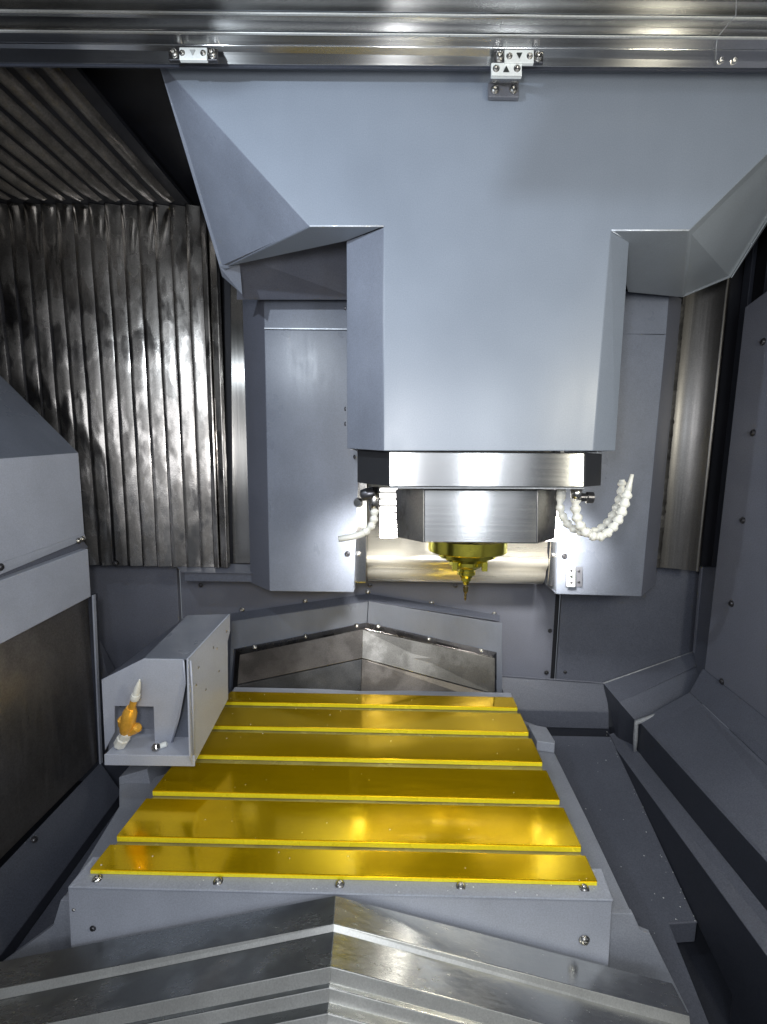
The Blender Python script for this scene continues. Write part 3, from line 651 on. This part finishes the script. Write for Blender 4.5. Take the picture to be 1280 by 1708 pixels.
# grey bed: front ledge, apron, rear ledge
zl = ZT-.0085
fA_ = PZ(112, 1481, zl); fB_ = PZ(1023, 1500, zl); yF = (fA_.y+fB_.y)/2
yb_ = yr[0][1]
slab('front_ledge', [(fA_.x, yF, zl), (fB_.x, yF, zl), (XR+.022, yr[-1][0]+.035, zl), (XL-.020, yr[-1][0]+.035, zl)], (0, 0, -.004), 'cast', tb, .0015)
slab('rear_ledge', [(XL, yb_+.001, zl+.002), (XR, yb_+.001, zl+.002), (XR+.004, yb_+.042, zl+.002), (XL-.004, yb_+.042, zl+.002)], (0, 0, -.03), 'cast', tb, .002)
ya = yF+.004
slab('front_apron', [P(113, 1482, ya), P(1022, 1501, ya), P(1014, 1640, ya), P(120, 1625, ya)], (0, .01, 0), 'cast', tb, .0015)
for k, (px, py) in enumerate(((162, 1467), (364, 1471), (567, 1476), (769, 1479), (975, 1482))):
    bolt(tb, PZ(px, py, zl+.0005), n=(0, -.25, 1), r=.0066)
bolt(tb, P(975, 1568, ya-.001), r=.0075); bolt(tb, P(155, 1549, ya-.001), r=.0042, m='bolt_dark'); bolt(tb, P(123, 1518, ya-.001), r=.0022)
for px in (527, 683, 735, 838): 
    c_ = PZ(px, 1161+.014*(px-527), zl+.0025)
    slab('drain_notch', [c_+Vector((-.012, -.008, 0)), c_+Vector((.012, -.008, 0)), c_+Vector((.012, .008, 0)), c_+Vector((-.012, .008, 0))], (0, 0, .0015), 'ink', tb, 0)
slab('bed_block', [(XL+.01, yr[-1][0]+.03, ZT-.0235), (XR-.01, yr[-1][0]+.03, ZT-.0235), (XR-.01, yb_, ZT-.0235), (XL+.01, yb_, ZT-.0235)], (0, 0, -.05), 'cast', tb, 0)
# saddle below
zs = ZT-.075
sd = thing('table_saddle', ((XL+XR)/2, 1.0, zs-.1), 'broad light grey saddle under the yellow table, its edge running along both sides', 'saddle')
YQ = ya+.035
def xz(px, Y, z):                              # x on the line of depth Y and height z seen in picture column px
    v = PZ(px, 1500, z); return P(px, 1500, Y).x
SL = [PZ(870, 1200, zs), PZ(903, 1213, zs), PZ(925, 1255, zs), PZ(980, 1366, zs)]
q = SL[-1]; q2 = PZ(1060, 1535, zs); SL.append(q+(q2-q)*((YQ-q.y)/(q2.y-q.y)))
LL = [PZ(112, 1470, zs), PZ(199, 1345, zs), PZ(199, 1310, zs), PZ(300, 1285, zs), PZ(420, 1180, zs)]
LL[0] = Vector((P(103, 1490, YQ).x, YQ, zs))
slab('saddle_top', SL + LL, (0, 0, -.10), 'cast_side', sd, .002)
fr = SL[-1]
U_ = Vector((0, -.004, .003))
slab('front_plate', [fr+U_, P(1069, 1553, YQ-.004), P(1086, 1560, YQ-.004), P(1150, 1690, YQ-.004), P(980, 1690, YQ-.004), Vector((fr.x-.12, YQ, zs))+U_], (0, .01, 0), 'cast_side', sd, .001)
slab('front_plate', [LL[0]+U_, P(88, 1545, YQ-.004), P(-60, 1655, YQ-.004), P(-60, 1720, YQ-.004), P(190, 1690, YQ-.004), Vector((LL[0].x+.12, YQ, zs))+U_], (0, .01, 0), 'cast_side', sd, .001)
slab('end_lug', [PZ(880, 1207, zs+.03), PZ(912, 1213, zs+.03), PZ(926, 1236, zs+.03), PZ(926, 1240, zs+.03), PZ(896, 1236, zs+.03)], (0, 0, -.029), 'cast', sd, .002)
slab('side_block', [P(198, 1297, 1.02), P(245, 1283, 1.02), P(262, 1360, 1.02), P(200, 1362, 1.02)], (0, .10, 0), 'cast_side', sd, .002)
for px, py in ((1068, 1553), (1085, 1561)): bolt(sd, P(px, py, YQ-.001), r=.0022)

# ================================================================== FRONT WAY COVER
wc = thing('front_way_cover', P(552, 1640, .55), 'roof shaped telescopic stainless cover with a centre ridge in front of the table', 'way cover', 'telescopic way covers')
Yk = ya-.008
rid = lambda y: 560-15*(y-1492)/216
zk = P(rid(1494), 1494, Yk).z
a0 = P(560, 1494, Yk); sL = P(118, 1581, Yk); sR = P(1120, 1640, Yk)
slopeL = (sL.z-a0.z)/(sL.x-a0.x); slopeR = (sR.z-a0.z)/(sR.x-a0.x)
plates = [(1541, 1548), (1612, 1632), (1647, 1664), (1690, 1705), (1745, 1765), (1850, 1875)]
drop_out = [.016, .020, .014, .014, .018, .02]  # how far each plate stands above the next at its outer end
sl_ = dict(left=slopeL, right=slopeR)
for n_, (yf_, ys_) in enumerate(plates):
    q = PZ(rid(yf_), yf_, zk); Yn2 = q.y; zn = P(rid(ys_), ys_, Yn2).z
    rx0 = a0.x if n_ == 0 else rx1
    rx1 = q.x; back = 0 if n_ == 0 else .03
    for side in ('left', 'right'):
        sl = sl_[side]; xo = -.80 if side == 'left' else sR.x+.002
        A = Vector((rx0, Yk+back, zk)); B = Vector((rx1, Yn2, zk))
        C = Vector((xo, Yn2, zk+sl*(xo-rx1))); D = Vector((xo, Yk+back, zk+sl*(xo-rx0)))
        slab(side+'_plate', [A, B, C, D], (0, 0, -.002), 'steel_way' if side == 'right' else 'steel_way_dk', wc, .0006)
        h = zk-zn; ho = max(h, drop_out[n_])
        slab(side+'_lip', [B+Vector((0, -.0005, -.0005)), C+Vector((0, -.0005, -.0005)), C+Vector((0, -.0065, -ho)), B+Vector((0, -.0065, -h))], (0, .002, 0), 'lip_steel', wc, .0008)
        sl_[side] = (zk+sl*(xo-rx1)-ho-zn)/(xo-rx1)
    Yk, zk = Yn2-.006, zn
# rear one
wr = thing('rear_way_cover', P(605, 1150, 1.35), 'smaller roof shaped stainless cover under the grey canopy behind the table', 'way cover', 'telescopic way covers')
Ya, Yb_ = 1.32, 1.42
def wing(name, p0, p1, p2, p3, m='steel_way'): return sheet(name, [p0, p1, p2, p3], m, wr, .003, .001)
wing('left_upper_plate', P(605, 1050, 1.43), P(400, 1092, 1.43), P(396, 1142, 1.40), P(604, 1098, 1.40), 'steel_dark')
wing('left_lower_plate', P(604, 1099, 1.402), P(396, 1143, 1.402), P(396, 1172, 1.385), P(602, 1160, 1.37), 'steel_dark2')
wing('right_upper_plate', P(605, 1050, 1.43), P(826, 1098, 1.43), P(826, 1158, 1.40), P(604, 1098, 1.40), 'steel_mid')
wing('right_lower_plate', P(604, 1099, 1.402), P(826, 1159, 1.402), P(826, 1176, 1.385), P(602, 1160, 1.37), 'steel_dark')
# canopy: grey sheet in an inverted V with a steel trim
cp = thing('rear_canopy', P(610, 1030, 1.40), 'grey inverted V canopy with bolts and steel trim on the rear wall behind the table', 'canopy')
Yc0, Yc1 = 1.49, 1.46
sheet('left_top_band', [P(386, 1023, Yc0), P(615, 990, Yc0), P(615, 1003, Yc1), P(386, 1036, Yc1)], 'wall', cp, .003, .001)
sheet('right_top_band', [P(615, 990, Yc0), P(834, 1026, Yc0), P(834, 1036, Yc1), P(615, 1003, Yc1)], 'wall', cp, .003, .001)
slab('left_face', [P(386, 1037, Yc1), P(614, 1004, Yc1), P(612, 1040, Yc1), P(390, 1083, Yc1), P(386, 1150, Yc1), P(382, 1150, Yc1)], (0, .004, 0), 'guard', cp, .001)
slab('right_face', [P(615, 1004, Yc1), P(838, 1040, Yc1), P(838, 1162, Yc1), P(829, 1162, Yc1), P(827, 1092, Yc1), P(613, 1040, Yc1)], (0, .004, 0), 'guard', cp, .001)
Yt = 1.435
sheet('left_trim', [P(393, 1083, Yc1-.002), P(612, 1038, Yc1-.002), P(609, 1049, Yt), P(405, 1092, Yt)], 'steel_trim', cp, .003, .001)
sheet('right_trim', [P(612, 1038, Yc1-.002), P(829, 1088, Yc1-.002), P(822, 1096, Yt), P(609, 1049, Yt)], 'steel_trim', cp, .003, .001)
sheet('left_cheek', [P(393, 1083, Yc1-.002), P(405, 1092, Yt), P(398, 1116, Yt), P(397, 1150, Yt), P(388, 1150, Yc1-.002)], 'steel_dark', cp, .003, .001)
sheet('right_cheek', [P(829, 1088, Yc1-.002), P(829, 1135, Yc1-.002), P(818, 1098, Yt)], 'black', cp, .003, .001)
for px, py in ((404, 1017), (509, 1003), (614, 987), (720, 1006), (825, 1024)): bolt(cp, P(px, py, 1.496), r=.0066)
for px, py in ((717, 1019),): bolt(cp, P(px, py, 1.47), r=.006, m='bolt_dark')
for px, py in ((425, 1079), (510, 1061), (595, 1043), (631, 1044), (716, 1066), (803, 1085)): bolt(cp, P(px, py, 1.45), n=(0, -.7, .7), r=.0060)
for px, py in ((617, 976), (760, 977)): bolt(cp, P(px, py, 1.44), r=.0055, m='bolt_dark')

# ================================================================== TOOL SETTER HOUSING on the left of the table
YT = .905
XB = P(322, 1262, YT).x
tg = thing('probe_housing', P(250, 1277, .95), 'light grey folded housing with an open front at the left edge of the yellow table', 'housing')
qs0, qs1 = PX(314, 1099, XB), PX(384, 1024, XB)
side = [qs0, qs1, PX(384.5, 1052, XB), PX(380, 1070, XB), PX(381, 1166, XB), PX(323, 1277, XB), PX(318, 1262, XB)]
slab('side_plate', side, (-.004, 0, 0), 'box', tg, .001)
t0, t1 = P(239, 1099, qs0.y), P(313, 1026, qs1.y)
sheet('top_panel', [qs0, qs1, P(313, 1026, qs1.y), t0], 'guard', tg, .003, .0012)
tz = P(178, 1128, qs0.y+.02)
sheet('top_left_slope', [t0, P(313, 1026, qs1.y), P(176, 1130, qs0.y+.10), P(169, 1134, qs0.y)], 'dark_plate', tg, .003, .0012)  # dark sheet drawn for the shadow wedge left of the housing top
YP = YT+.05
pa, pb_, pc = P(169, 1134, qs0.y), P(314, 1099, qs0.y), P(280, 1240, YP)
pn_ = nrm(pa, pb_, pc)
def fp(px, py): return onplane(px, py, pa, pn_)
# front skin: recessed panel with a rectangular opening and a tapered slot
slab('front_panel', [fp(169, 1134), fp(239, 1099), fp(306, 1100), fp(308, 1145), fp(287, 1240), fp(258, 1240), fp(256, 1179), fp(191, 1178), fp(191, 1222), fp(175, 1252)], (0, .003, 0), 'box', tg, .001)
slab('recess_back', [P(185, 1174, YP+.05), P(262, 1174, YP+.05), P(264, 1262, YP+.05), P(180, 1262, YP+.05)], (0, .003, 0), 'recess_grey', tg, .001)
slab('slot_back', [P(286, 1100, YP+.02), P(318, 1100, YP+.02), P(318, 1256, YP+.02), P(270, 1256, YP+.02)], (0, .003, 0), 'guard', tg, .001)
tube('folded_edge', [fp(306, 1102), fp(309, 1140), fp(299, 1195), fp(287, 1238)], [.002]*4, 'box', tg, 8)
tube('folded_edge', [P(318, 1102, qs0.y-.001), P(321, 1150, qs0.y-.001), P(324, 1258, YT)], [.0022]*3, 'box', tg, 8)
zt_ = P(174, 1259, YT).z
tbk = P(205, 1228, YP+.05)
slab('base_shelf', [Vector((P(174, 1259, YT).x, YT, zt_)), Vector((XB-.004, YT, zt_)), Vector((XB-.004, YP+.05, zt_)), Vector((P(174, 1259, YT).x, YP+.05, zt_))], (0, 0, -.003), 'box', tg, .001)
slab('base_lip', [P(173.5, 1258.5, YT-.0005), P(325, 1261, YT-.0005), P(325, 1279, YT-.0005), P(174, 1277, YT-.0005)], (0, .003, 0), 'box', tg, .0015)
for px, py in ((331, 1113), (356, 1080), (365, 1119), (343, 1150), (378, 1053), (327, 1142), (362, 1082)):
    bolt(tg, PX(px, py, XB+.0005), n=(1, 0, 0), r=.0028, m='bolt')
bolt(tg, P(359, 1036, qs1.y-.02), n=(.2, -.5, .9), r=.006)
ks = P(201, 1178, YP-.001); bolt(tg, ks, r=.002, m='bolt_dark')
ks = thing('hex_screw', P(270, 1243, YT+.02), 'short steel hexagon screw lying in front of the opening on the housing shelf', 'screw')
lathe('screw_head', P(263, 1246, YT+.02), (-.5, -1, .3), [(0, .009), (.008, .009), (.010, .007)], 'bolt', ks, 6, False)
lathe('screw_shank', P(266, 1245, YT+.025), (1, .2, .3), [(0, .006), (.014, .006), (.016, .004)], 'label_white', ks, 12)
# the amber nozzle
nz = thing('air_nozzle', P(205, 1240, YT+.02), 'amber brass nozzle with a white pointed tip in the left housing', 'nozzle')
zy = lambda py: (YT+.025)+(py-1244)/110*.055
def lz(name, a, b, prof, m, seg=16, smooth=True):
    A, B = P(*a, zy(a[1])), P(*b, zy(b[1])); L = (B-A).length
    lathe(name, A, B-A, [(h*L, r) for h, r in prof], m, nz, seg, smooth)
lz('base_nut', (199, 1244), (214, 1218), [(0, .010), (.12, .0135), (.5, .0135), (.55, .0115), (.85, .0125), (1, .010)], 'white_plastic', 8, False)
lz('side_fitting', (212, 1224), (232, 1212), [(0, .009), (.4, .009), (.5, .0105), (.9, .0105), (1, .006)], 'brass', 10, False)
lz('valve_body', (210, 1220), (219, 1180), [(0, .0115), (.15, .0140), (.35, .0155), (.55, .0150), (.8, .0140), (.9, .0115), (1, .009)], 'brass', 18)
lz('valve_button', (207, 1212), (204, 1196), [(0, .009), (.3, .0105), (.8, .0100), (1, .005)], 'brass', 12)
lz('neck', (219, 1184), (226, 1160), [(0, .0078), (.5, .0070), (1, .0070)], 'brass', 14)
lz('collar', (225, 1166), (227, 1158), [(0, .0085), (.5, .0095), (1, .0080)], 'white_plastic', 14)
lz('pointed_tip', (227, 1158), (233, 1134), [(0, .0070), (.45, .0062), (.75, .0040), (1, .0016)], 'white_plastic', 14)

# ================================================================== DOOR UNIT on the left
XD = P(150, 1000, 1.20).x
du = thing('side_door', PX(140, 1000, XD), 'light grey folded side door cover with a lower band at the left edge', 'door')
def xd(px, py, dx=0): return PX(px, py, XD+dx)
def ext2(a, b, t): return a + (b-a)*t
A0, A1 = xd(0, 765), xd(131, 755)
B0, B1 = xd(0, 940), xd(141, 890)
slab('upper_panel', [A1, ext2(A1, A0, 2.2), ext2(B1, B0, 2.2), B1], (-.004, 0, 0), 'box', du, .0015)
top_back = P(0, 625, 1.20); v_ = top_back-A1
sheet('top_slope', [A1, ext2(A1, A0, 2.2), ext2(A1, A0, 2.2)+v_*1.2, A1+v_*1.2], 'guard', du, .004, .0015)
C0, C1 = xd(0, 959, -.003), xd(144, 899, -.003)
slab('fold_strip', [B1, ext2(B1, B0, 2.2), ext2(C1, C0, 2.2), C1], (-.004, 0, 0), 'box', du, .0012)
D0, D1 = xd(0, 971, -.018), xd(147, 913, -.018)
slab('shadow_groove', [C1+Vector((-.012, 0, 0)), ext2(C1, C0, 2.2)+Vector((-.012, 0, 0)), ext2(D1, D0, 2.2), D1], (-.004, 0, 0), 'wall_light', du, 0)
E0, E1 = xd(0, 969, .002), xd(147, 915, .002)
F0, F1 = xd(0, 1075, .002), xd(152, 995, .002)
slab('lower_band', [E1, ext2(E1, E0, 2.2), ext2(F1, F0, 2.2), F1], (-.02, 0, 0), 'box', du, .0018)
bolt(du, xd(131, 902, .001), n=(1, 0, 0), r=.0065, m='bolt'); bolt(du, xd(138, 899, .001), n=(1, 0, 0), r=.0065, m='bolt'); bolt(du, xd(1, 946, .001), n=(1, 0, 0), r=.0065, m='bolt_dark')
sp_ = thing('steel_side_panel', PX(100, 1250, XD-.01), 'scratched dull stainless panel under the side door band at the left edge', 'panel')
G0, G1 = xd(0, 1075, -.02), xd(147, 995, -.02)
H0, H1 = xd(0, 1434, -.02), xd(163, 1270, -.02)
slab('panel_face', [G1, ext2(G1, G0, 2.2), ext2(H1, H0, 2.2), H1], (-.004, 0, 0), 'steel_panel', sp_, .001)
slab('frame_post', [P(147, 993, 1.215), P(155, 993, 1.215), P(169, 1290, 1.215), P(161, 1290, 1.215)], (0, .02, 0), 'dark', sp_, .0008)
slab('frame_edge', [P(153, 993, 1.205), P(155.5, 993, 1.205), P(168, 1275, 1.205), P(165.5, 1275, 1.205)], (0, .01, 0), 'cast', sp_, .0005)
# dark trough side below
lt = thing('left_trough', P(150, 1330, 1.1), 'long dark sloping trough side below the steel panel, left of the table saddle', 'trough')
I1, I0 = P(168, 1272, 1.21), H0+Vector((.018, 0, 0))
J1 = P(203, 1322, 1.19); J0 = PX(0, 1596, J1.x)
nT = nrm(I1, I0, J1); J0 = onplane(0, 1596, I1, nT)
sheet('trough_slope', [I1, ext2(I1, I0, 2.6), ext2(J1, J0, 2.6), J1], 'wall_dk', lt, .004, .0015)
bolt(lt, I1.lerp(I0, .82)+Vector((.012, 0, -.004)), n=(.8, 0, .6), r=.006, m='bolt_dark')
K1, K0 = J1+Vector((.0, 0, -.03)), J0+Vector((.0, 0, -.03))
sheet('trough_drop', [J1, ext2(J1, J0, 2.6), ext2(K1, K0, 2.6), K1], 'dark', lt, .004, .001)
L1_ = K1+Vector((.10, 0, -.02)); L0_ = K0+Vector((.10, 0, -.02))
sheet('trough_floor', [K1, ext2(K1, K0, 2.6), ext2(L1_, L0_, 2.6), L1_], 'wall', lt, .004, .001)
sheet('trough_end', [P(168, 1272, 1.215), P(330, 1275, 1.215), P(330, 1400, 1.215), P(190, 1400, 1.215)], 'dark', lt, .004, .001)

# ================================================================== LOOSE CHIPS left by the last job
def chips(name, label, spots, m, seed):
    rnd = random.Random(seed); vs = []; fs = []
    for p in spots:
        r = rnd.uniform(.0007, .0019); a = rnd.uniform(0, 6.28); b = len(vs)
        for k in range(4):
            vs.append(Vector(p) + Vector((r*math.cos(a+k*1.57)*rnd.uniform(.5, 1.3), r*math.sin(a+k*1.57)*rnd.uniform(.5, 1.3), .0004+r*rnd.uniform(0, .8))))
        fs += [(b, b+1, b+2), (b, b+2, b+3)]
    o = mesh(name, vs, fs, m); o['kind'] = 'stuff'; o['label'] = label; o['category'] = 'chips'
rn = random.Random(8)
sp1 = [(rn.uniform(XL, XR), rn.uniform(f_, b_), ZT+.0003) for f_, b_ in yr for _ in range(9)]
sp1 += [(rn.uniform(XL, XR), yF+rn.uniform(.003, .03), zl+.0005) for _ in range(26)]
chips('table_chips', 'tiny bright metal chips scattered over the amber table and its front ledge', sp1, 'label_white', 5)
sp2 = []
for _ in range(90):
    x_ = rn.uniform(850, 1160); y_ = rn.uniform(1232, 1560); v = pan(x_, y_)
    if v.x < XF-.005 and v.x > XR+.09: sp2.append(v+Vector((0, 0, .001)))
sp2 += [gA.lerp(gZ, rn.random()**2)+Vector((-rn.uniform(0, .01), 0, .002)) for _ in range(22)]
chips('pan_chips', 'tiny bright metal chips lying in the dark chip pan right of the saddle', sp2, 'label_white', 6)
